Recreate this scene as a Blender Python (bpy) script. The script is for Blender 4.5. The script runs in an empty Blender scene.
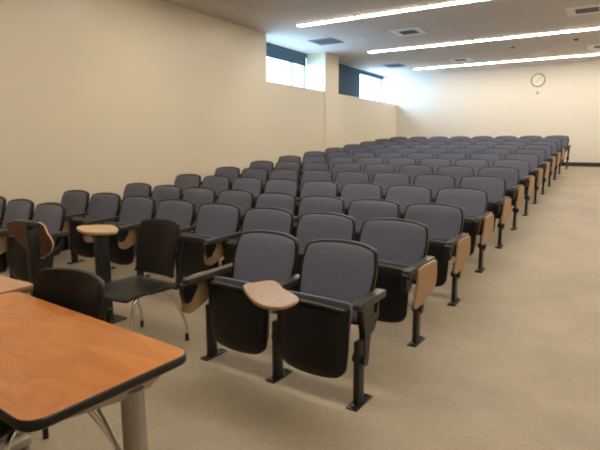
import bpy, bmesh, math, random
from mathutils import Vector, Matrix
random.seed(4)
PI = math.pi
scene = bpy.context.scene
COL = scene.collection

# ------------------------------------------------------------------ materials
def new_mat(name):
    m = bpy.data.materials.new(name); m.use_nodes = True
    return m, m.node_tree.nodes, m.node_tree.links, m.node_tree.nodes['Principled BSDF']

def plain(name, col, rough=.5, metal=0.0, spec=.5, bump=0, bscale=200, var=0, vscale=30):
    m, N, L, b = new_mat(name)
    b.inputs['Base Color'].default_value = (*col, 1)
    b.inputs['Roughness'].default_value = rough
    b.inputs['Metallic'].default_value = metal
    b.inputs['Specular IOR Level'].default_value = spec
    tc = N.new('ShaderNodeTexCoord')
    if var:
        n = N.new('ShaderNodeTexNoise'); n.inputs['Scale'].default_value = vscale
        n.inputs['Detail'].default_value = 5
        r = N.new('ShaderNodeValToRGB')
        r.color_ramp.elements[0].position = .3; r.color_ramp.elements[1].position = .7
        r.color_ramp.elements[0].color = (*[c * (1 - var) for c in col], 1)
        r.color_ramp.elements[1].color = (*[min(1, c * (1 + var)) for c in col], 1)
        L.new(tc.outputs['Object'], n.inputs['Vector']); L.new(n.outputs['Fac'], r.inputs['Fac'])
        L.new(r.outputs['Color'], b.inputs['Base Color'])
    if bump:
        n = N.new('ShaderNodeTexNoise'); n.inputs['Scale'].default_value = bscale
        bp = N.new('ShaderNodeBump'); bp.inputs['Strength'].default_value = bump
        bp.inputs['Distance'].default_value = .002
        L.new(tc.outputs['Object'], n.inputs['Vector']); L.new(n.outputs['Fac'], bp.inputs['Height'])
        L.new(bp.outputs['Normal'], b.inputs['Normal'])
    return m

def wood(name, c1, c2, scale=6, stretch=(1, 9, 9), rough=.4, spec=.5, dist=2.5, fine=.25):
    m, N, L, b = new_mat(name)
    b.inputs['Roughness'].default_value = rough
    b.inputs['Specular IOR Level'].default_value = spec
    tc = N.new('ShaderNodeTexCoord'); mp = N.new('ShaderNodeMapping')
    mp.inputs['Scale'].default_value = stretch
    n = N.new('ShaderNodeTexNoise'); n.inputs['Scale'].default_value = scale
    n.inputs['Detail'].default_value = 6; n.inputs['Distortion'].default_value = dist
    r = N.new('ShaderNodeValToRGB')
    r.color_ramp.elements[0].position = .32; r.color_ramp.elements[1].position = .7
    r.color_ramp.elements[0].color = (*c1, 1); r.color_ramp.elements[1].color = (*c2, 1)
    n2 = N.new('ShaderNodeTexNoise'); n2.inputs['Scale'].default_value = scale * 9
    n2.inputs['Detail'].default_value = 3
    mx = N.new('ShaderNodeMix'); mx.data_type = 'RGBA'; mx.blend_type = 'MULTIPLY'
    mx.inputs[0].default_value = fine
    L.new(tc.outputs['Object'], mp.inputs['Vector'])
    L.new(mp.outputs['Vector'], n.inputs['Vector']); L.new(mp.outputs['Vector'], n2.inputs['Vector'])
    L.new(n.outputs['Fac'], r.inputs['Fac'])
    L.new(r.outputs['Color'], mx.inputs[6]); L.new(n2.outputs['Fac'], mx.inputs[7])
    L.new(mx.outputs[2], b.inputs['Base Color'])
    return m

def emission(name, col, strength):
    m = bpy.data.materials.new(name); m.use_nodes = True
    N = m.node_tree.nodes; L = m.node_tree.links; N.clear()
    e = N.new('ShaderNodeEmission'); e.inputs['Color'].default_value = (*col, 1)
    e.inputs['Strength'].default_value = strength
    o = N.new('ShaderNodeOutputMaterial'); L.new(e.outputs[0], o.inputs['Surface'])
    return m

def glass_mat():
    m = bpy.data.materials.new('window_glass'); m.use_nodes = True
    N = m.node_tree.nodes; L = m.node_tree.links; N.clear()
    t = N.new('ShaderNodeBsdfTransparent'); t.inputs['Color'].default_value = (.93, .97, 1, 1)
    g = N.new('ShaderNodeBsdfGlossy'); g.inputs['Roughness'].default_value = .03
    x = N.new('ShaderNodeMixShader'); x.inputs[0].default_value = .07
    o = N.new('ShaderNodeOutputMaterial')
    L.new(t.outputs[0], x.inputs[1]); L.new(g.outputs[0], x.inputs[2]); L.new(x.outputs[0], o.inputs['Surface'])
    return m

def floor_mat():
    m, N, L, b = new_mat('mottled_tan_floor')
    b.inputs['Roughness'].default_value = .48
    b.inputs['Specular IOR Level'].default_value = .35
    tc = N.new('ShaderNodeTexCoord')
    n1 = N.new('ShaderNodeTexNoise'); n1.inputs['Scale'].default_value = 1.6; n1.inputs['Detail'].default_value = 7
    n1.inputs['Roughness'].default_value = .65
    n2 = N.new('ShaderNodeTexNoise'); n2.inputs['Scale'].default_value = 42; n2.inputs['Detail'].default_value = 4
    L.new(tc.outputs['Object'], n1.inputs['Vector']); L.new(tc.outputs['Object'], n2.inputs['Vector'])
    r = N.new('ShaderNodeValToRGB')
    r.color_ramp.elements[0].position = .3; r.color_ramp.elements[1].position = .72
    r.color_ramp.elements[0].color = (.30, .245, .175, 1); r.color_ramp.elements[1].color = (.40, .33, .24, 1)
    r2 = N.new('ShaderNodeValToRGB')
    r2.color_ramp.elements[0].position = .32; r2.color_ramp.elements[1].position = .68
    r2.color_ramp.elements[0].color = (.88, .875, .865, 1); r2.color_ramp.elements[1].color = (1, 1, 1, 1)
    mx = N.new('ShaderNodeMix'); mx.data_type = 'RGBA'; mx.blend_type = 'MULTIPLY'; mx.inputs[0].default_value = 1
    L.new(n1.outputs['Fac'], r.inputs['Fac']); L.new(n2.outputs['Fac'], r2.inputs['Fac'])
    L.new(r.outputs['Color'], mx.inputs[6]); L.new(r2.outputs['Color'], mx.inputs[7])
    L.new(mx.outputs[2], b.inputs['Base Color'])
    return m

def ceiling_mat():
    m, N, L, b = new_mat('acoustic_tile')
    b.inputs['Roughness'].default_value = .9; b.inputs['Specular IOR Level'].default_value = .1
    tc = N.new('ShaderNodeTexCoord'); mp = N.new('ShaderNodeMapping')
    mp.inputs['Location'].default_value = (5.27, -8.33 + .32, 0)
    br = N.new('ShaderNodeTexBrick'); br.offset = 0; br.inputs['Scale'].default_value = 1
    br.inputs['Brick Width'].default_value = 1.24; br.inputs['Row Height'].default_value = .642
    br.inputs['Mortar Size'].default_value = .008
    br.inputs['Color1'].default_value = (.74, .69, .65, 1); br.inputs['Color2'].default_value = (.72, .67, .63, 1)
    br.inputs['Mortar'].default_value = (.60, .555, .52, 1)
    L.new(tc.outputs['Object'], mp.inputs['Vector']); L.new(mp.outputs['Vector'], br.inputs['Vector'])
    L.new(br.outputs['Color'], b.inputs['Base Color'])
    return m

def fabric(name, col):
    m, N, L, b = new_mat(name)
    b.inputs['Roughness'].default_value = .85; b.inputs['Specular IOR Level'].default_value = .25
    b.inputs['Sheen Weight'].default_value = .25; b.inputs['Sheen Roughness'].default_value = .5
    tc = N.new('ShaderNodeTexCoord')
    n = N.new('ShaderNodeTexNoise'); n.inputs['Scale'].default_value = 260; n.inputs['Detail'].default_value = 2
    r = N.new('ShaderNodeValToRGB')
    r.color_ramp.elements[0].position = .3; r.color_ramp.elements[1].position = .7
    r.color_ramp.elements[0].color = (*[c * .72 for c in col], 1)
    r.color_ramp.elements[1].color = (*[c * 1.28 for c in col], 1)
    bp = N.new('ShaderNodeBump'); bp.inputs['Strength'].default_value = .25; bp.inputs['Distance'].default_value = .001
    L.new(tc.outputs['Object'], n.inputs['Vector']); L.new(n.outputs['Fac'], r.inputs['Fac'])
    L.new(r.outputs['Color'], b.inputs['Base Color'])
    L.new(n.outputs['Fac'], bp.inputs['Height']); L.new(bp.outputs['Normal'], b.inputs['Normal'])
    return m

M = dict(
    wall=plain('cream_wall_paint', (.76, .675, .53), .33, spec=.4, bump=.08, bscale=90),
    wallback=plain('cream_back_wall_paint', (.74, .68, .59), .6, spec=.3, bump=.08, bscale=90),
    floor=floor_mat(), ceil=ceiling_mat(),
    base=plain('black_vinyl_base', (.018, .016, .016), .5),
    fabric=fabric('blue_grey_fabric', (.125, .132, .180)),
    shell=plain('black_plastic_shell', (.009, .0085, .008), .42, spec=.3, bump=.15, bscale=300),
    arm=plain('dark_armrest_plastic', (.05, .044, .038), .34, spec=.5),
    steel=plain('black_powder_coat', (.012, .011, .011), .35, spec=.5),
    bolt=plain('bolt_steel', (.55, .53, .5), .3, metal=1),
    tablet=wood('tablet_laminate', (.38, .225, .115), (.47, .29, .155), 5, (9, 1.5, 9), .42),
    tablet_pale=wood('tablet_laminate_pale', (.52, .34, .19), (.62, .42, .25), 5, (9, 1.5, 9), .42),
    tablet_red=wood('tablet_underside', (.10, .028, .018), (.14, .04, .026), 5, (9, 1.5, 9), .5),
    desk=wood('cherry_laminate', (.50, .165, .032), (.66, .245, .055), 3.0, (1.5, 3.2, 4), .28, .5, 1.6, .2),
    desk2=wood('cherry_laminate_glare', (.50, .27, .14), (.60, .34, .19), 3, (1.2, 4.5, 4), .3, .5),  # glare on the second tabletop painted in as a paler wood tone
    desk2edge=plain('brown_edge_band', (.22, .10, .05), .5),
    edge=plain('black_edge_band', (.012, .011, .011), .45),
    grey=plain('silver_grey_paint', (.42, .39, .35), .38, metal=.6, spec=.5),
    chrome=plain('chrome', (.72, .70, .67), .18, metal=1),
    chairblk=plain('black_chair_plastic', (.012, .011, .010), .45, spec=.3, bump=.1, bscale=400),
    rubber=plain('black_rubber', (.01, .01, .01), .7),
    white=plain('white_paint', (.90, .89, .87), .5),
    slot=plain('vent_dark', (.10, .10, .10), .7),
    slotblue=plain('vent_grey', (.22, .24, .26), .7),
    blind=plain('dark_roller_blind', (.08, .13, .19), .8, spec=.2),
    frame=plain('window_frame_aluminium', (.22, .32, .42), .4, metal=.3),
    light=emission('lamp_diffuser', (1.0, .90, .74), 36.0),
    clockface=plain('clock_face', (.80, .76, .68), .5),
    clockrim=plain('clock_rim', (.30, .26, .21), .4, metal=.5),
    glass=glass_mat(),
)

# ------------------------------------------------------------------ mesh tools
def mesh_from(bm, name, mat, smooth=True, angle=35):
    bmesh.ops.recalc_face_normals(bm, faces=bm.faces[:])
    me = bpy.data.meshes.new(name)
    if smooth:
        for f in bm.faces: f.smooth = True
        lim = math.radians(angle)
        for e in bm.edges:
            if len(e.link_faces) == 2 and e.calc_face_angle(0) > lim: e.smooth = False
    bm.to_mesh(me); bm.free()
    mats = mat if isinstance(mat, (list, tuple)) else [mat]
    for m in mats: me.materials.append(m)
    return me

def put(name, me, parent=None, loc=(0, 0, 0), rot=(0, 0, 0)):
    o = bpy.data.objects.new(name, me); COL.objects.link(o)
    o.location = loc; o.rotation_euler = rot
    if parent is not None: o.parent = parent
    return o

def tag(o, label=None, cat=None, group=None, kind=None):
    if label: o['label'] = label
    if cat: o['category'] = cat
    if group: o['group'] = group
    if kind: o['kind'] = kind
    return o

def thing(name, label, cat, loc=(0, 0, 0), rz=0, group=None):
    o = bpy.data.objects.new(name, None); COL.objects.link(o)
    o.empty_display_size = .1
    o.location = loc; o.rotation_euler = (0, 0, rz)
    return tag(o, label, cat, group)

def box(bm, x0, x1, y0, y1, z0, z1, bev=0, seg=2, mi=0):
    r = bmesh.ops.create_cube(bm, size=1)
    vs = r['verts']
    for v in vs:
        v.co = Vector((x0 + (v.co.x + .5) * (x1 - x0), y0 + (v.co.y + .5) * (y1 - y0), z0 + (v.co.z + .5) * (z1 - z0)))
    fs = set(f for v in vs for f in v.link_faces)
    for f in fs: f.material_index = mi
    if bev:
        es = list(set(e for v in vs for e in v.link_edges))
        bmesh.ops.bevel(bm, geom=es, offset=bev, segments=seg, affect='EDGES', profile=.5)

def tube(bm, pts, r, seg=10, cap=True, sx=1.0):
    pts = [Vector(p) for p in pts]
    rings = []
    prev = None
    for i, p in enumerate(pts):
        if i == 0: d = pts[1] - p
        elif i == len(pts) - 1: d = p - pts[-2]
        else: d = (pts[i + 1] - p).normalized() + (p - pts[i - 1]).normalized()
        d.normalize()
        up = Vector((0, 0, 1)) if abs(d.z) < .95 else Vector((0, 1, 0))
        if prev is not None:
            a = prev - d * prev.dot(d)
            a = a.normalized() if a.length > 1e-5 else d.cross(up).normalized()
        else: a = d.cross(up).normalized()
        prev = a; b = d.cross(a)
        rr = r[i] if isinstance(r, (list, tuple)) else r
        rings.append([bm.verts.new(p + a * math.cos(2 * PI * k / seg) * rr * sx + b * math.sin(2 * PI * k / seg) * rr) for k in range(seg)])
    for A, B in zip(rings, rings[1:]):
        for k in range(seg):
            bm.faces.new((A[k], A[(k + 1) % seg], B[(k + 1) % seg], B[k]))
    if cap:
        bm.faces.new(rings[0][::-1]); bm.faces.new(rings[-1])

def smooth_path(pts, n=6):
    P = [Vector(p) for p in pts]; out = []
    for i in range(len(P) - 1):
        p0 = P[max(0, i - 1)]; p1 = P[i]; p2 = P[i + 1]; p3 = P[min(len(P) - 1, i + 2)]
        for k in range(n):
            t = k / n
            out.append(.5 * ((2 * p1) + (-p0 + p2) * t + (2 * p0 - 5 * p1 + 4 * p2 - p3) * t * t + (-p0 + 3 * p1 - 3 * p2 + p3) * t ** 3))
    out.append(P[-1]); return out

def closed_curve(pts, n=5):
    P = [Vector((*p, 0)) for p in pts]; m = len(P); out = []
    for i in range(m):
        p0, p1, p2, p3 = P[(i - 1) % m], P[i], P[(i + 1) % m], P[(i + 2) % m]
        for k in range(n):
            t = k / n
            v = .5 * ((2 * p1) + (-p0 + p2) * t + (2 * p0 - 5 * p1 + 4 * p2 - p3) * t * t + (-p0 + 3 * p1 - 3 * p2 + p3) * t ** 3)
            out.append((v.x, v.y))
    return out

def round_poly(pts, r, n=5):
    """polygon with every corner rounded by radius r"""
    out = []; m = len(pts)
    for i in range(m):
        p = Vector(pts[i]); a = Vector(pts[i - 1]) - p; b = Vector(pts[(i + 1) % m]) - p
        rr = r[i] if isinstance(r, (list, tuple)) else r
        d = min(rr, a.length * .45, b.length * .45)
        A = p + a.normalized() * d; B = p + b.normalized() * d
        for k in range(n + 1):
            t = k / n
            q = A * (1 - t) ** 2 + p * 2 * t * (1 - t) + B * t * t
            out.append((q.x, q.y))
    return out

def slab(bm, outline, h0, h1, fn, bev=.004, mi_side=0, mi_cap=0, fill=False):
    """closed slab: outline (u,v) swept from h0 to h1, small edge bevels; fn(u,v,h)->xyz"""
    cx = sum(p[0] for p in outline) / len(outline); cy = sum(p[1] for p in outline) / len(outline)
    def ring(s, h):
        o = []
        for (u, v) in outline:
            d = math.hypot(u - cx, v - cy) or 1
            k = (d - s) / d
            o.append(bm.verts.new(fn(cx + (u - cx) * k, cy + (v - cy) * k, h)))
        return o
    R = [ring(bev, h0), ring(0, h0 + bev), ring(0, h1 - bev), ring(bev, h1)]
    n = len(outline)
    for i, (A, B) in enumerate(zip(R, R[1:])):
        for k in range(n):
            f = bm.faces.new((A[k], A[(k + 1) % n], B[(k + 1) % n], B[k])); f.material_index = mi_side
    if not fill:
        f = bm.faces.new(R[0][::-1]); f.material_index = mi_cap
        f = bm.faces.new(R[-1]); f.material_index = mi_cap
        return
    for base, h in ((R[0], h0), (R[-1], h1)):      # curved face: fill with inner rings
        prev = base
        for k0 in (.75, .5, .25):
            cur = []
            for (u, v) in outline:
                d = math.hypot(u - cx, v - cy) or 1
                k = k0 * (d - bev) / d
                cur.append(bm.verts.new(fn(cx + (u - cx) * k, cy + (v - cy) * k, h)))
            for k in range(n):
                f = bm.faces.new((prev[k], prev[(k + 1) % n], cur[(k + 1) % n], cur[k])); f.material_index = mi_cap
            prev = cur
        c = bm.verts.new(fn(cx, cy, h))
        for k in range(n):
            f = bm.faces.new((prev[k], prev[(k + 1) % n], c)); f.material_index = mi_cap

def pad(bm, outline, fn, front, back, rings=7, edge=.0, pw=3.0):
    """cushion: outline (u,v); depth 0 at the rim; front bulge and back bulge; fn(u,v,h)->xyz"""
    cx = sum(p[0] for p in outline) / len(outline); cy = sum(p[1] for p in outline) / len(outline)
    n = len(outline)
    def side(depth, sgn):
        prev = None; first = None
        for i in range(rings + 1):
            r = 1 - i / rings if i < rings else 0
            r = math.sin(r * PI / 2) ** .9 if r > 0 else 0
            h = edge * sgn + depth * (1 - r ** pw) ** .55
            if r == 0:
                c = bm.verts.new(fn(cx, cy, h))
                for k in range(n): bm.faces.new((prev[k], prev[(k + 1) % n], c))
                break
            ring = [bm.verts.new(fn(cx + (u - cx) * r, cy + (v - cy) * r, h)) for (u, v) in outline]
            if prev:
                for k in range(n): bm.faces.new((prev[k], prev[(k + 1) % n], ring[(k + 1) % n], ring[k]))
            else: first = ring
            prev = ring
        return first
    A = side(front, 1); B = side(back, -1)
    for k in range(n): bm.faces.new((A[k], A[(k + 1) % n], B[(k + 1) % n], B[k]))

# ------------------------------------------------------------------ room layout
XW, ZC, YB = -6.212, 3.642, 15.97
XR, YF = 3.4, -3.2
CAMZ = 1.4227
ROW_O = Vector((-1.1045, 2.3519, 0)); ANG = .0429
N_ = Vector((math.sin(ANG), math.cos(ANG), 0)); U_ = Vector((-math.cos(ANG), math.sin(ANG), 0))
STEP = Vector((.0043, 1.001, 0))
def floor_z(x, y):
    s = (Vector((x, y, 0)) - ROW_O).dot(N_)
    return min(.80, max(0, .0785 * (s - 1.7)))

# floor: level front, gentle ramp under the rows, level strip at the back
bm = bmesh.new()
svals = [-8, -2, 1.2, 1.5, 1.7, 1.9, 2.2, 4, 6, 8, 10, 11.6, 11.89, 12.2, 16]
def fz_s(s):
    return min(.80, max(0, .0785 * (s - 1.7)))
rows = []
for s in svals:
    line = []
    for k in range(2):
        t = -8 if k == 0 else 8
        p = ROW_O + N_ * s - U_ * t
        line.append(bm.verts.new((p.x, p.y, fz_s(s))))
    rows.append(line)
for A, B in zip(rows, rows[1:]): bm.faces.new((A[0], A[1], B[1], B[0]))
for co, no in (((XW - .02, 0, 0), (-1, 0, 0)), ((XR, 0, 0), (1, 0, 0)), ((0, YF, 0), (0, -1, 0)), ((0, YB + .0, 0), (0, 1, 0))):
    g = bm.verts[:] + bm.edges[:] + bm.faces[:]
    bmesh.ops.bisect_plane(bm, geom=g, plane_co=co, plane_no=no, clear_outer=True)
for f in bm.faces:
    f.normal_update()
    if f.normal.z < 0: f.normal_flip()
me = bpy.data.meshes.new('floor'); 
for f in bm.faces: f.smooth = True
bm.to_mesh(me); bm.free(); me.materials.append(M['floor'])
tag(put('floor', me), kind='structure')

def struct(name, bm, mat, smooth=False):
    return tag(put(name, mesh_from(bm, name, mat, smooth)), kind='structure')

bm = bmesh.new(); box(bm, XW - .9, XR + .2, YF - .2, YB + .2, ZC, ZC + .15); struct('ceiling', bm, M['ceil'])
# left wall with the clerestory recesses
Y1, Y2, Y3 = 8.62, 11.06, 11.77
ZS = 2.709
XG = -6.82
bm = bmesh.new()
box(bm, XW - .75, XW, YF - .2, Y1, 0, ZC)
box(bm, XW - .75, XW, Y1, YB + .2, 0, ZS)
struct('wall_left', bm, M['wall'])
bm = bmesh.new(); box(bm, XW - .75, XW + .018, Y2, Y3, 0, ZC)
tag(put('trim_1', mesh_from(bm, 'trim_1', M['wall'], False)), kind='structure')
bm = bmesh.new(); box(bm, XW - .75, XR + .2, YB, YB + .2, 0, ZC); struct('wall_back', bm, M['wallback'])
bm = bmesh.new(); box(bm, XR, XR + .2, YF - .2, YB + .2, 0, ZC); struct('wall_right', bm, M['wall'])
bm = bmesh.new(); box(bm, XW - .75, XR + .2, YF - .2, YF, 0, ZC); struct('wall_front', bm, M['wall'])
bm = bmesh.new(); box(bm, XW, XR, YB - .014, YB, .79, .80 + .115, .003); struct('baseboard_back', bm, M['base'])
# baseboard along the left wall follows the ramp
bm = bmesh.new()
ys = [YF + .05, 3.9, 4.3] + [4.3 + i for i in range(1, 10)] + [14.2, 14.6, YB - .015]
ring = []
for y in ys:
    z = floor_z(XW, y)
    ring.append([bm.verts.new(c) for c in ((XW, y, z - .01), (XW + .012, y, z - .01), (XW + .012, y, z + .105), (XW, y, z + .11))])
for A, B in zip(ring, ring[1:]):
    for k in range(4): bm.faces.new((A[k], A[(k + 1) % 4], B[(k + 1) % 4], B[k]))
bm.faces.new(ring[0]); bm.faces.new(ring[-1][::-1])
struct('baseboard_left', bm, M['base'])

# windows --------------------------------------------------------------
def window(n, y0, y1, mull):
    w = bpy.data.objects.new('window_%d' % n, None); COL.objects.link(w); tag(w, kind='structure')
    w.location = (XG, (y0 + y1) / 2, ZS)
    cy = (y0 + y1) / 2
    bm = bmesh.new()
    t = .035
    box(bm, -.03, .03, y0 - cy, y1 - cy, 0, t); box(bm, -.03, .03, y0 - cy, y1 - cy, ZC - ZS - t, ZC - ZS)
    box(bm, -.03, .03, y0 - cy, y0 - cy + t, t, ZC - ZS - t); box(bm, -.03, .03, y1 - cy - t, y1 - cy, t, ZC - ZS - t)
    put('window_frame', mesh_from(bm, 'window_frame', M['frame'], False), w)
    bm = bmesh.new(); box(bm, -.035, .035, mull - cy - .03, mull - cy + .03, t, ZC - ZS - t)
    put('mullion', mesh_from(bm, 'mullion', M['frame'], False), w)
    for a, b in ((y0 + t, mull - .03), (mull + .03, y1 - t)):
        bm = bmesh.new(); box(bm, -.004, .004, a - cy, b - cy, t, ZC - ZS - t)
        put('glass_pane', mesh_from(bm, 'glass_pane', M['glass'], False), w)
    return w
window(1, Y1, Y2, 10.48)
window(2, Y3, YB, 14.22)

def roller_blind(label, y0, y1, zb, header):
    t = thing('roller_blind', label, 'blind', (XG + .075, (y0 + y1) / 2, ZC), 0)
    cy = (y0 + y1) / 2
    bm = bmesh.new(); box(bm, -.035, .035, y0 - cy, y1 - cy, -header, -.001, .006)
    put('cassette', mesh_from(bm, 'cassette', M['blind']), t)
    bm = bmesh.new()
    if zb is not None:
        box(bm, -.002, .002, y0 - cy + .01, y1 - cy - .01, zb - ZC, -header)
        put('blind_cloth', mesh_from(bm, 'blind_cloth', M['blind'], False), t)
        bm = bmesh.new(); box(bm, -.01, .01, y0 - cy + .01, y1 - cy - .01, zb - ZC - .025, zb - ZC, .004)
        put('bottom_rail', mesh_from(bm, 'bottom_rail', M['blind']), t)
    else:
        box(bm, -.01, .01, y0 - cy + .01, y1 - cy - .01, -header - .02, -header, .004)
        put('bottom_rail', mesh_from(bm, 'bottom_rail', M['blind']), t)
    return t
roller_blind('dark blue roller blind half lowered in the nearer high window', Y1 + .01, Y2 - .01, 3.37, .09)
roller_blind('dark roller blind pulled fully down over left pane of the far high window', Y3 + .01, 14.22, ZS + .04, .10)
roller_blind('dark roller blind rolled right up above bright right pane of the far high window', 14.23, YB - .02, None, .10)

# linear ceiling lights ------------------------------------------------
ORD = ['first', 'second', 'third', 'fourth', 'fifth', 'sixth', 'seventh', 'eighth', 'ninth', 'tenth', 'eleventh', 'twelfth', 'thirteenth']
SEG = 1.242
bm = bmesh.new()
box(bm, .004, SEG - .004, -.062, .062, -.022, 0, .003)
hous = mesh_from(bm, 'light_housing', M['white'], False)
bm = bmesh.new(); box(bm, .02, SEG - .02, -.058, .058, -.030, -.0221, .003)
diff = mesh_from(bm, 'light_diffuser', M['light'], False)
XL = -5.27
for y, rn in ((1.95, 'row above the front tables'), (5.15, 'row over the front seats'), (8.33, 'nearest bright row in view'), (11.55, 'middle row in view'), (14.80, 'farthest row, close to the back wall')):
    for k in range(6):
        t = thing('ceiling_light', '%s glowing strip light from the window wall, %s' % (ORD[k], rn), 'light',
                  (XL + k * SEG, y, ZC), 0, 'strip lights, %s' % rn)
        put('housing', hous, t); put('diffuser', diff, t)

# ceiling vents and small devices ---------------------------------------
def vent(x, y, sx, sy, label, dark=False):
    t = thing('ceiling_vent', label, 'vent', (x, y, ZC))
    bm = bmesh.new()
    hx, hy = sx / 2, sy / 2; f = .05 if dark else .13
    fx = f * (1 if dark else 1.0)
    box(bm, -hx, hx, -hy, -hy + fx, -.012, 0); box(bm, -hx, hx, hy - fx, hy, -.012, 0)
    box(bm, -hx, -hx + fx, -hy + fx, hy - fx, -.012, 0); box(bm, hx - fx, hx, -hy + fx, hy - fx, -.012, 0)
    put('vent_frame', mesh_from(bm, 'vent_frame', M['slotblue'] if dark else M['white'], False), t)
    bm = bmesh.new(); box(bm, -hx + fx, hx - fx, -hy + fx, hy - fx, -.003, 0)
    put('vent_backing', mesh_from(bm, 'vent_backing', M['slot'], False), t)
    bm = bmesh.new(); n = 7
    for k in range(n):
        yy = -hy + fx + (k + .5) * (sy - 2 * fx) / n
        box(bm, -hx + fx, hx - fx, yy - .009, yy + .009, -.012, -.004)
    put('louvre', mesh_from(bm, 'louvre', M['slotblue'], False), t)
vent(-3.69, 10.0, .61, .61, 'white framed square ceiling vent between nearest and middle light rows, in mid picture')
vent(-5.56, 9.95, .58, .58, 'dark grey ceiling grille beside the nearer high window', True)
vent(-.58, 10.0, .61, .61, 'white framed ceiling vent near top right corner of the picture')
vent(-5.54, 13.95, .50, .50, 'dark grey ceiling grille beside the far high window', True)
vent(-3.68, 13.95, .55, .55, 'small white framed vent between middle and farthest light rows, left of the clock')
vent(-.42, 13.8, .61, .61, 'white framed ceiling vent at right picture edge between middle and farthest light rows')
def disc(name, label, cat, x, y, r, mat, h=.02):
    bm = bmesh.new(); bmesh.ops.create_cone(bm, cap_ends=True, segments=20, radius1=r * .75, radius2=r, depth=h)
    o = put(name, mesh_from(bm, name, mat), loc=(x, y, ZC - h / 2)); tag(o, label, cat)
disc('ceiling_sensor', 'tiny white round ceiling sensor beside the dark grille by the near window', 'sensor', -4.70, 10.07, .035, M['white'])
disc('ceiling_sensor', 'small dark round ceiling sensor above and left of the clock', 'sensor', -2.19, 12.81, .05, M['slot'], .03)
disc('ceiling_sensor', 'small dark round ceiling sensor above and right of the clock', 'sensor', -.89, 12.58, .05, M['slot'], .03)
disc('ceiling_sensor', 'tiny white round ceiling sensor between the two large white vents', 'sensor', -2.16, 10.01, .035, M['white'])
disc('ceiling_sensor', 'tiny white round ceiling sensor above pillar between the windows', 'sensor', -5.72, 12.54, .035, M['white'])

# clock ---------------------------------------------------------------
t = thing('wall_clock', 'round white wall clock with dark rim high on the back wall', 'clock', (-2.00, YB, 3.215))
bm = bmesh.new()
pr = [(.155, 0), (.185, 0), (.19, .02), (.185, .035), (.172, .04), (.165, .03), (.16, .012)]
seg = 40; R = []
for k in range(seg):
    a = 2 * PI * k / seg
    R.append([bm.verts.new((math.cos(a) * r, -h, math.sin(a) * r)) for r, h in pr])
for k in range(seg):
    A = R[k]; B = R[(k + 1) % seg]
    for i in range(len(pr)): bm.faces.new((A[i], A[(i + 1) % len(pr)], B[(i + 1) % len(pr)], B[i]))
put('clock_rim', mesh_from(bm, 'clock_rim', M['clockrim']), t)
bm = bmesh.new(); bmesh.ops.create_cone(bm, cap_ends=True, segments=40, radius1=.166, radius2=.166, depth=.012, matrix=Matrix.Translation((0, -.008, 0)) @ Matrix.Rotation(PI / 2, 4, 'X'))
put('clock_face', mesh_from(bm, 'clock_face', M['clockface'], False), t)
bm = bmesh.new()
for k in range(12):
    a = k * PI / 6
    l = .028 if k % 3 == 0 else .018
    m = Matrix.Rotation(a, 4, 'Y')
    before = set(bm.verts); box(bm, -.004, .004, -.0165, -.0145, .152 - l, .152)
    bmesh.ops.transform(bm, matrix=m, verts=[v for v in bm.verts if v not in before])
put('hour_marks', mesh_from(bm, 'hour_marks', M['clockrim'], False), t)
for nm, ang, ln, wd in (('hour_hand', 215, .085, .006), ('minute_hand', 48, .125, .0045)):
    bm = bmesh.new(); box(bm, -wd, wd, -.020, -.017, -.02, ln)
    bmesh.ops.transform(bm, matrix=Matrix.Rotation(math.radians(ang), 4, 'Y'), verts=bm.verts[:])
    put(nm, mesh_from(bm, nm, M['clockrim'], False), t)
t = thing('wall_plate', 'small pale square wall plate just below the clock', 'wall plate', (-1.995, YB, 2.862))
bm = bmesh.new(); box(bm, -.05, .05, -.012, 0, -.05, .05, .004); put('plate', mesh_from(bm, 'plate', M['ceil']), t)
bm = bmesh.new(); box(bm, -.022, .022, -.017, -.0121, -.022, .022, .003); put('button', mesh_from(bm, 'button', M['clockrim']), t)

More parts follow.
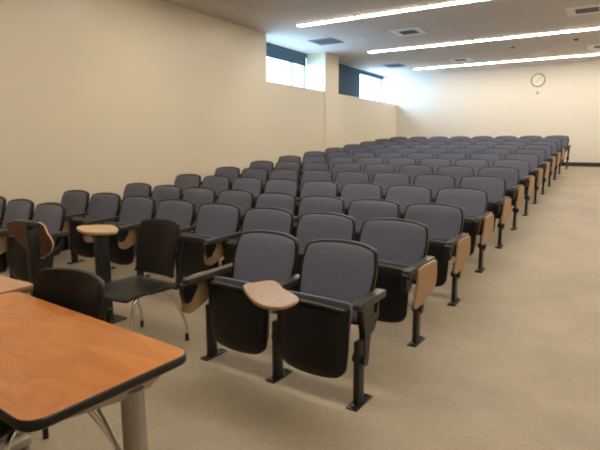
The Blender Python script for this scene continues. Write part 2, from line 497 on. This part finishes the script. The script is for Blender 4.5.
# ------------------------------------------------------------------ auditorium chair
def chair_meshes(W):
    D = {}
    hw = .465 * W
    # backrest: (u across -1..1 half width, v 0..1 height)
    half = [(0, 0), (.55, .0), (.80, .03), (.90, .12), (.965, .35), (1.0, .62), (.975, .80), (.915, .915), (.79, .952), (.5, .985), (0, 1.0)]
    def outl(shrink=0, H=.455, w=hw):
        pts = half + [(-u, v) for u, v in half[-2:0:-1]]
        o = [(u * w, v * H) for u, v in pts]
        o = closed_curve(o, 3)
        cy = H / 2
        res = []
        for (u, v) in o:
            d = math.hypot(u, v - cy); k = (d - shrink) / d
            res.append((u * k, cy + (v - cy) * k))
        return res
    def bfn(u, v, h):
        tilt = (.285 - .135) / .455
        y = .135 + tilt * v + .04 * (v / .455) * (1 - v / .455) - .045 * (u / hw) ** 2 + .02
        return (u, y - h, .388 + v)
    bm = bmesh.new()
    slab(bm, outl(), -.022, .012, bfn, .006, fill=True)
    D['backrest'] = mesh_from(bm, 'backrest', M['shell'], True, 50)
    bm = bmesh.new()
    def cfn(u, v, h): return bfn(u, v, h + .010)
    pad(bm, outl(.016), cfn, .030, -.004, 7, .0, 3.2)
    D['back_cushion'] = mesh_from(bm, 'back_cushion', M['fabric'], True, 80)
    # folded-up seat, hinged near the post; the pan underside faces forward
    sw = .418 * W
    hs = [(0, 0), (.5, .012), (.78, .05), (.92, .14), (.97, .30), (1.0, .70), (1.0, .90), (.975, .955), (.9, .972), (.5, .992), (0, 1.0)]
    def so(shrink=0, H=.43, w=sw):
        pts = hs + [(-u, v) for u, v in hs[-2:0:-1]]
        o = closed_curve([(u * w, v * H) for u, v in pts], 3); res = []
        for (u, v) in o:
            d = math.hypot(u, v - H / 2); k = (d - shrink) / d
            res.append((u * k, H / 2 + (v - H / 2) * k))
        return res
    def sfn(u, v, h):
        y = -.070 - .035 * math.sin(PI * min(1, max(0, v / .43)) * .75 + .3) + .03 * (u / sw) ** 2
        return (u, y - h, .127 + v)
    bm = bmesh.new()
    slab(bm, so(), -.035, .012, sfn, .010, fill=True)
    D['seat'] = mesh_from(bm, 'seat', M['shell'], True, 50)
    bm = bmesh.new()
    def scf(u, v, h): return sfn(u * 1.0, v + .028, h - .032)
    pad(bm, so(.004), scf, 0.0, -.085, 6, .0, 6)
    D['seat_cushion'] = mesh_from(bm, 'seat_cushion', M['fabric'], True, 80)
    bm = bmesh.new()   # rim on the pan's upper edge, its sheen painted as lighter plastic
    pts = [(u * sw, v) for u, v in ((-.90, .422), (-.5, .432), (0, .436), (.5, .432), (.90, .422))]
    tube(bm, smooth_path([(u, sfn(u, v, .004)[1] - .006, .127 + v - .010) for u, v in pts], 4), .011, 8)
    D['seat_rim_sheen'] = mesh_from(bm, 'seat_rim_sheen', M['arm'], True, 60)
    return D

def std_meshes():
    D = {}
    bm = bmesh.new()
    box(bm, -.016, .016, -.05, .022, .006, .37, .004)
    # upper bracket, set back, leaning under the armrest
    pl = round_poly([(.005, .22), (.05, .20), (.075, .34), (.12, .548), (-.03, .548), (.01, .40)], .02, 3)
    slab(bm, pl, -.016, .022, lambda u, v, h: (h, u, v), .003)
    # hinge drum
    bmesh.ops.create_cone(bm, cap_ends=True, segments=16, radius1=.028, radius2=.028, depth=.075,
                          matrix=Matrix.Translation((0, .0, .26)) @ Matrix.Rotation(PI / 2, 4, 'Y'))
    # arm carrying the backrest
    slab(bm, round_poly([(.04, .36), (.14, .38), (.195, .46), (.20, .54), (.18, .54), (.165, .48), (.11, .43), (.04, .42)], .012, 3),
         -.014, .014, lambda u, v, h: (h, u, v), .003)
    D['support_post'] = mesh_from(bm, 'support_post', M['steel'], True, 40)
    bm = bmesh.new()
    slab(bm, round_poly([(-.034, -.10), (.034, -.10), (.034, .10), (-.034, .10)], .008, 2), -.012, .008, lambda u, v, h: (u, v, h), .002)
    for y in (-.08, .08):
        bmesh.ops.create_cone(bm, cap_ends=True, segments=8, radius1=.011, radius2=.009, depth=.012, matrix=Matrix.Translation((0, y, .013)))
    D['foot_plate'] = mesh_from(bm, 'foot_plate', M['steel'], True, 40)
    bm = bmesh.new()
    for y in (-.08, .08):
        bmesh.ops.create_cone(bm, cap_ends=True, segments=8, radius1=.008, radius2=.006, depth=.008, matrix=Matrix.Translation((0, y, .022)))
    D['bolt'] = mesh_from(bm, 'bolt', M['bolt'], True, 40)
    def arm(y0, y1):
        bm = bmesh.new()
        o = round_poly([(-.030, y0), (.030, y0), (.033, y1), (-.028, y1)], [.02, .02, .012, .012], 4)
        slab(bm, o, 0, .040, lambda u, v, h: (u, v,   .545 + h + .012 * (v - y0) / (y1 - y0)), .008)
        return mesh_from(bm, 'armrest', M['arm'], True, 40)
    D['arm_plain'] = arm(-.06, .25)
    D['arm_long'] = arm(-.24, .24)
    # stowed writing tablet: outline in (y,z)
    out = closed_curve([(-.17, .305), (-.195, .335), (-.15, .46), (-.13, .545), (-.09, .580), (.19, .580), (.225, .54), (.235, .46), (.21, .385), (.10, .335), (-.08, .305)], 4)
    def tab(side, name, m):
        bm = bmesh.new()
        slab(bm, out, .034, .052, lambda u, v, h: (side * h, u, v), .004)
        return mesh_from(bm, name, m, True, 40)
    D['tab_right'] = tab(1, 'writing_tablet', M['tablet'])
    out = closed_curve([(-.20, .35), (-.23, .385), (-.225, .48), (-.20, .56), (-.15, .582), (.03, .582), (.07, .555), (.08, .48), (.05, .42), (-.05, .37), (-.14, .338)], 4)
    D['tab_left'] = tab(-1, 'writing_tablet', M['tablet_pale'])
    bm = bmesh.new()
    slab(bm, round_poly([(-.265, .558), (-.14, .558), (-.14, .51), (-.20, .43), (-.245, .43), (-.27, .50)], .012, 3), -.018, .018, lambda u, v, h: (h, u, v), .004)
    bmesh.ops.create_cone(bm, cap_ends=True, segments=14, radius1=.022, radius2=.022, depth=.06,
                          matrix=Matrix.Translation((0, -.235, .54)) @ Matrix.Rotation(PI / 2, 4, 'Y'))
    D['tablet_hinge'] = mesh_from(bm, 'tablet_hinge', M['steel'], True, 40)
    return D

STD = std_meshes()
CH = {}
def get_ch(W):
    k = round(W, 3)
    if k not in CH: CH[k] = chair_meshes(W)
    return CH[k]

def add_standard(root, x, arm, tablet=None):
    p = put('support_post', STD['support_post'], root, (x, 0, 0))
    put('foot_plate', STD['foot_plate'], p); put('bolt', STD['bolt'], p)
    a = put('armrest', STD[arm], root, (x, 0, 0))
    if tablet:
        tb = put('writing_tablet', STD[tablet], root, (x, 0, 0))
        put('tablet_hinge', STD['tablet_hinge'], root, (x, 0, 0))
    return a

def auditorium_chair(pos, W, label, group, left='tab', right=None, rz=0.0):
    root = thing('auditorium_chair', label, 'chair', pos, rz, group)
    D = get_ch(W)
    b = put('backrest', D['backrest'], root); put('back_cushion', D['back_cushion'], b)
    s = put('seat', D['seat'], root); put('seat_cushion', D['seat_cushion'], s); put('seat_rim_sheen', D['seat_rim_sheen'], s)
    h = W / 2
    if left == 'tab': add_standard(root, -h, 'arm_long', 'tab_left')
    elif left == 'plain': add_standard(root, -h, 'arm_plain')
    elif left == 'open': add_standard(root, -h, 'arm_long')
    if right == 'tab': add_standard(root, h, 'arm_long', 'tab_right')
    elif right == 'plain': add_standard(root, h, 'arm_plain')
    return root

ROWW = [.5585, .6197, .6235, .6232, .6272, .6262, .6277, .6259, .6262, .6286, .6286, .6286, .6286]
for i in range(13):
    W = ROWW[i]
    for j in range(2 if i == 0 else 8):
        p = ROW_O + STEP * i + U_ * (W * (j + .5))
        b = ROW_O + STEP * i
        z = floor_z(b.x, b.y)
        pos = (p.x + (.022 if i == 0 else .07 if i == 12 else 0), p.y, z)
        if i == 0:
            if j == 0:
                lab = 'blue-grey folding chair at aisle end of front row, wooden writing tablet swung out'
                auditorium_chair(pos, W, lab, 'front row chairs', left='plain', right='plain', rz=-ANG)
            else:
                lab = 'blue-grey folding chair second from the aisle in front row, tablet folded at its arm'
                auditorium_chair(pos, W, lab, 'front row chairs', left='tab', rz=-ANG)
            continue
        rn = 'the last row' if i == 12 else '%s row from the front' % ORD[i]
        if j == 0: lab = ('blue-grey folding chair at aisle end of %s, tan tablet folded outside' if i < 12 else 'blue-grey folding chair at aisle end of %s, bare arm by the back wall') % rn
        elif j == 7: lab = 'blue-grey folding chair against the window wall in %s' % rn
        else: lab = 'blue-grey folding chair %s from the aisle in %s' % (ORD[j], rn)
        auditorium_chair(pos, W, lab, 'chairs of %s' % rn, left='open' if j == 0 else 'tab', right=('plain' if i == 12 else 'tab') if j == 0 else None, rz=-ANG)

# detached left block of the front row
for k, cx in enumerate((-4.71, -5.29, -5.865)):
    lab = ['blue-grey folding chair behind black tablet pedestal at left of front row',
           'blue-grey folding chair middle of the three by the left wall in front row',
           'blue-grey folding chair cut by left picture edge, against the left wall'][k]
    auditorium_chair((cx, 2.575 + .02 * k, 0), .575, lab, 'front row chairs', left=None if k == 2 else 'tab', right='plain' if k == 0 else None, rz=-ANG)

# swung-out writing tablet of the aisle-end front chair (a part of it)
first = [o for o in bpy.data.objects if o.get('label', '').startswith('blue-grey folding chair at aisle end of front row')][0]
bpy.context.view_layer.update()
inv = (Matrix.Translation(first.location) @ Matrix.Rotation(first.rotation_euler.z, 4, 'Z')).inverted()
pts = [(-1.647, 2.046), (-1.640, 2.113), (-1.565, 2.215), (-1.421, 2.115), (-1.300, 2.045), (-1.254, 1.984), (-1.262, 1.865), (-1.359, 1.830), (-1.494, 1.905)]
pts = closed_curve(pts, 4)
bm = bmesh.new()
slab(bm, pts, .646, .664, lambda u, v, h: inv @ Vector((u, v, h)), .005)
put('writing_tablet', mesh_from(bm, 'writing_tablet_open', M['tablet'], True, 40), first)
bm = bmesh.new()
def L(x, y, z): return inv @ Vector((x, y, z))
tube(bm, [L(-1.66, 2.30, .59), L(-1.62, 2.13, .60), L(-1.56, 2.07, .632), L(-1.48, 2.03, .636)], .018, 10)
put('tablet_hinge', mesh_from(bm, 'tablet_hinge_open', M['steel'], True, 60), first)

# ------------------------------------------------------------------ wheelchair-space tablet pedestals
def pedestal_base(t, top, dc=.075, dx=0):
    bm = bmesh.new()
    box(bm, dx - .024, dx + .024, -dc, dc, .008, top - .05, .006)
    box(bm, dx - .035, dx + .035, -dc - .01, dc + .01, top - .055, top - .018, .01)
    put('column', mesh_from(bm, 'column', M['steel'], True, 40), t)
    bm = bmesh.new()
    slab(bm, round_poly([(-.06, -.15), (.12, -.15), (.12, .15), (-.06, .15)], .01, 2), 0, .01, lambda u, v, h: (u, v, h), .002)
    put('foot_plate', mesh_from(bm, 'foot_plate_pedestal', M['steel'], True, 40), t)
t = thing('tablet_pedestal', 'black floor pedestal holding a tan writing tablet level, left of loose black chair', 'tablet stand', (-3.40, 2.41, 0))
pedestal_base(t, .755, .055, .05)
P = [(-3.689, 2.441), (-3.62, 2.56), (-3.507, 2.646), (-3.36, 2.585), (-3.271, 2.502), (-3.202, 2.412), (-3.27, 2.31), (-3.358, 2.263), (-3.443, 2.270), (-3.60, 2.34)]
P = closed_curve([(x + 3.40 + .02, (y - 2.45) * .82 + .04) for x, y in P], 4)
bm = bmesh.new(); slab(bm, P, .738, .76, lambda u, v, h: (u, v, h), .005)
put('writing_tablet', mesh_from(bm, 'pedestal_tablet', M['tablet_pale'], True, 40), t)

t = thing('tablet_pedestal', 'black floor pedestal with reddish tablet hanging upright, in front of left wall chairs', 'tablet stand', (-4.17, 2.27, 0))
pedestal_base(t, .785, .045, .10)
bm = bmesh.new(); box(bm, -.12, .14, -.035, .035, .772, .784, .004)
put('top_plate', mesh_from(bm, 'top_plate', M['steel'], True, 40), t)
P = [(-4.63, .666), (-4.50, .742), (-4.09, .760), (-4.00, .681), (-3.93, .602), (-3.98, .509), (-4.135, .450), (-4.331, .485)]
P = closed_curve([(x + 4.17, z) for x, z in P], 3)
bm = bmesh.new()
cxp = sum(p[0] for p in P) / len(P)
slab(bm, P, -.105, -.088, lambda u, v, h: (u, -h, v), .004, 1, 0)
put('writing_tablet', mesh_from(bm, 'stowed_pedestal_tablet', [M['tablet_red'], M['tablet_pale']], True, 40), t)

# ------------------------------------------------------------------ loose stacking chairs
def side_chair(label, loc, rz):
    t = thing('stacking_chair', label, 'chair', loc, rz)
    # backrest (front faces -y)
    o = closed_curve([(-.175, 0), (.175, 0), (.195, .05), (.212, .30), (.205, .36), (.17, .385), (0, .395), (-.17, .385), (-.205, .36), (-.212, .30), (-.195, .05)], 3)
    def bf(u, v, h):
        return (u, .205 + .14 * v + .035 * (v / .39) ** 2 - .055 * (u / .21) ** 2 - h + .02, .475 + v)
    bm = bmesh.new(); slab(bm, o, -.012, .012, bf, .006, fill=True)
    put('backrest', mesh_from(bm, 'backrest_shell', M['chairblk'], True, 50), t)
    # seat
    so = closed_curve([(-.21, -.19), (-.17, -.225), (0, -.235), (.17, -.225), (.21, -.19), (.225, 0), (.205, .18), (.17, .205), (0, .21), (-.17, .205), (-.205, .18), (-.225, 0)], 3)
    def sf(u, v, h):
        return (u, v, .44 + h - .018 * (1 - (u / .225) ** 2) * (1 - ((v - .02) / .23) ** 2) - .03 * max(0, (-v - .12) / .11) ** 2)
    bm = bmesh.new()
    slab(bm, so, -.018, -.0, sf, .005, fill=True)
    for e in list(bm.faces):
        pass
    put('seat', mesh_from(bm, 'seat_shell', M['chairblk'], True, 50), t)
    bm = bmesh.new()
    for s in (-1, 1):
        tube(bm, smooth_path([(s * .19, -.02, .415), (s * .205, .17, .42), (s * .208, .215, .47), (s * .203, .245, .60), (s * .20, .285, .74)], 4), .012, 8, sx=1.0)
    box(bm, -.19, .19, -.16, .10, .408, .420, .004)
    put('back_frame', mesh_from(bm, 'back_frame', M['steel'], True, 60), t)
    for s in (-1, 1):
        for fr, pth in (('front', [(s * .15, -.05, .412), (s * .19, -.14, .400), (s * .215, -.19, .34), (s * .238, -.225, .15), (s * .24, -.228, .045)]),
                        ('rear', [(s * .15, .02, .412), (s * .19, .10, .400), (s * .215, .15, .34), (s * .245, .235, .15), (s * .248, .245, .045)])):
            bm = bmesh.new(); tube(bm, smooth_path(pth, 5), .011, 10)
            lg = put('leg', mesh_from(bm, 'leg', M['chrome'], True, 60), t)
            bm = bmesh.new(); e = pth[-1]; tube(bm, [(e[0], e[1], .055), (e[0], e[1], .0)], .0135, 10)
            put('rubber_foot', mesh_from(bm, 'rubber_foot', M['rubber'], True, 60), lg)
    return t
side_chair('loose black plastic chair with chrome legs in the front row gap', (-2.79, 2.25, 0), -.02)
side_chair('black plastic chair with curved back tucked under far side of the orange table', (-1.96, .985, 0), .0).scale = (1.13, 1, 1)

# ------------------------------------------------------------------ tables
def desk(label, x0, x1, y0, y1, rc, mtop, medge, rz=0, legs=True, z=.75, br=True):
    cx, cy = (x0 + x1) / 2, (y0 + y1) / 2
    t = thing('folding_table', label, 'table', (cx, cy, 0), rz)
    hx, hy = (x1 - x0) / 2, (y1 - y0) / 2
    o = round_poly([(-hx, -hy), (hx, -hy), (hx, hy), (-hx, hy)], rc, 8)
    bm = bmesh.new()
    oi = round_poly([(-hx + .004, -hy + .004), (hx - .004, -hy + .004), (hx - .004, hy - .004), (-hx + .004, hy - .004)], rc, 8)
    slab(bm, oi, z - .026, z, lambda u, v, h: (u, v, h), .001)
    put('tabletop', mesh_from(bm, 'tabletop', mtop, True, 40), t)
    bm = bmesh.new(); slab(bm, o, z - .032, z - .001, lambda u, v, h: (u, v, h), .005)
    put('edge_band', mesh_from(bm, 'edge_band', medge, True, 50), t)
    for s in (-1, 1):
        lx = s * (hx - .055)
        bm = bmesh.new()
        tube(bm, [(lx, .07, .06), (lx, .07, z - .06)], .036, 16, sx=1.0)
        lg = put('leg', mesh_from(bm, 'leg_column', M['grey'], True, 60), t)
        bm = bmesh.new()
        box(bm, lx - .028, lx + .028, -hy + .03, hy - .03, .012, .06, .01)
        put('foot', mesh_from(bm, 'foot', M['grey'], True, 50), lg)
        bm = bmesh.new()
        slab(bm, [(-hy + .06, z - .033), (hy - .06, z - .033), (hy - .10, z - .05), (.12, z - .075), (.02, z - .075), (-hy + .10, z - .05)], -.02, .02, lambda u, v, h: (lx + h, u, v), .002)
        put('top_bracket', mesh_from(bm, 'top_bracket', M['grey'], True, 40), lg)
        bm = bmesh.new()
        tube(bm, [(lx - s * .03, .07, .40), (lx - s * .34, .07, z - .04)], .007, 10)
        put('brace', mesh_from(bm, 'brace', M['grey'], True, 50), lg)
    return t
desk('orange cherry laminate table with black rounded edge in the near left corner', -2.32, -1.13, .618, 1.154, .06, M['desk'], M['edge'], -.06)
desk('glare-paled brown table end joined beyond the orange table at left picture edge', -3.85, -2.32, .74, 1.29, .02, M['desk2'], M['desk2edge'], .0, z=.752)

# ------------------------------------------------------------------ lights
def area(name, loc, rot, sx, sy, power, col):
    l = bpy.data.lights.new(name, 'AREA'); l.shape = 'RECTANGLE'; l.size = sx; l.size_y = sy
    l.energy = power; l.color = col
    o = bpy.data.objects.new(name, l); COL.objects.link(o); o.location = loc; o.rotation_euler = rot
    return o
area('daylight_near_window', (-7.45, 10.2, 3.45), (0, -math.radians(68), 0), 1.7, 4.2, 420, (.34, .62, 1.0))
area('daylight_far_window', (-7.45, 14.9, 3.45), (0, -math.radians(68), 0), 1.7, 5.4, 560, (.34, .62, 1.0))
w = bpy.data.worlds.new('sky'); scene.world = w; w.use_nodes = True
bg = w.node_tree.nodes['Background']; bg.inputs['Color'].default_value = (.62, .82, 1, 1); bg.inputs['Strength'].default_value = 6.0

# ------------------------------------------------------------------ camera
cam = bpy.data.cameras.new('camera'); co = bpy.data.objects.new('camera', cam); COL.objects.link(co)
cam.sensor_fit = 'HORIZONTAL'; cam.sensor_width = 36; cam.lens = 495.86 * 36 / 600
cam.clip_start = .05
co.location = (0, 0, CAMZ); co.rotation_euler = (PI / 2 - .1621, 0, .5595)
scene.camera = co
scene.view_settings.view_transform = 'Standard'
scene.view_settings.look = 'None'
scene.view_settings.exposure = 0.2
scene.cycles.use_denoising = True
scene.cycles.filter_width = 2.0
scene.cycles.max_bounces = 8
scene.cycles.diffuse_bounces = 5
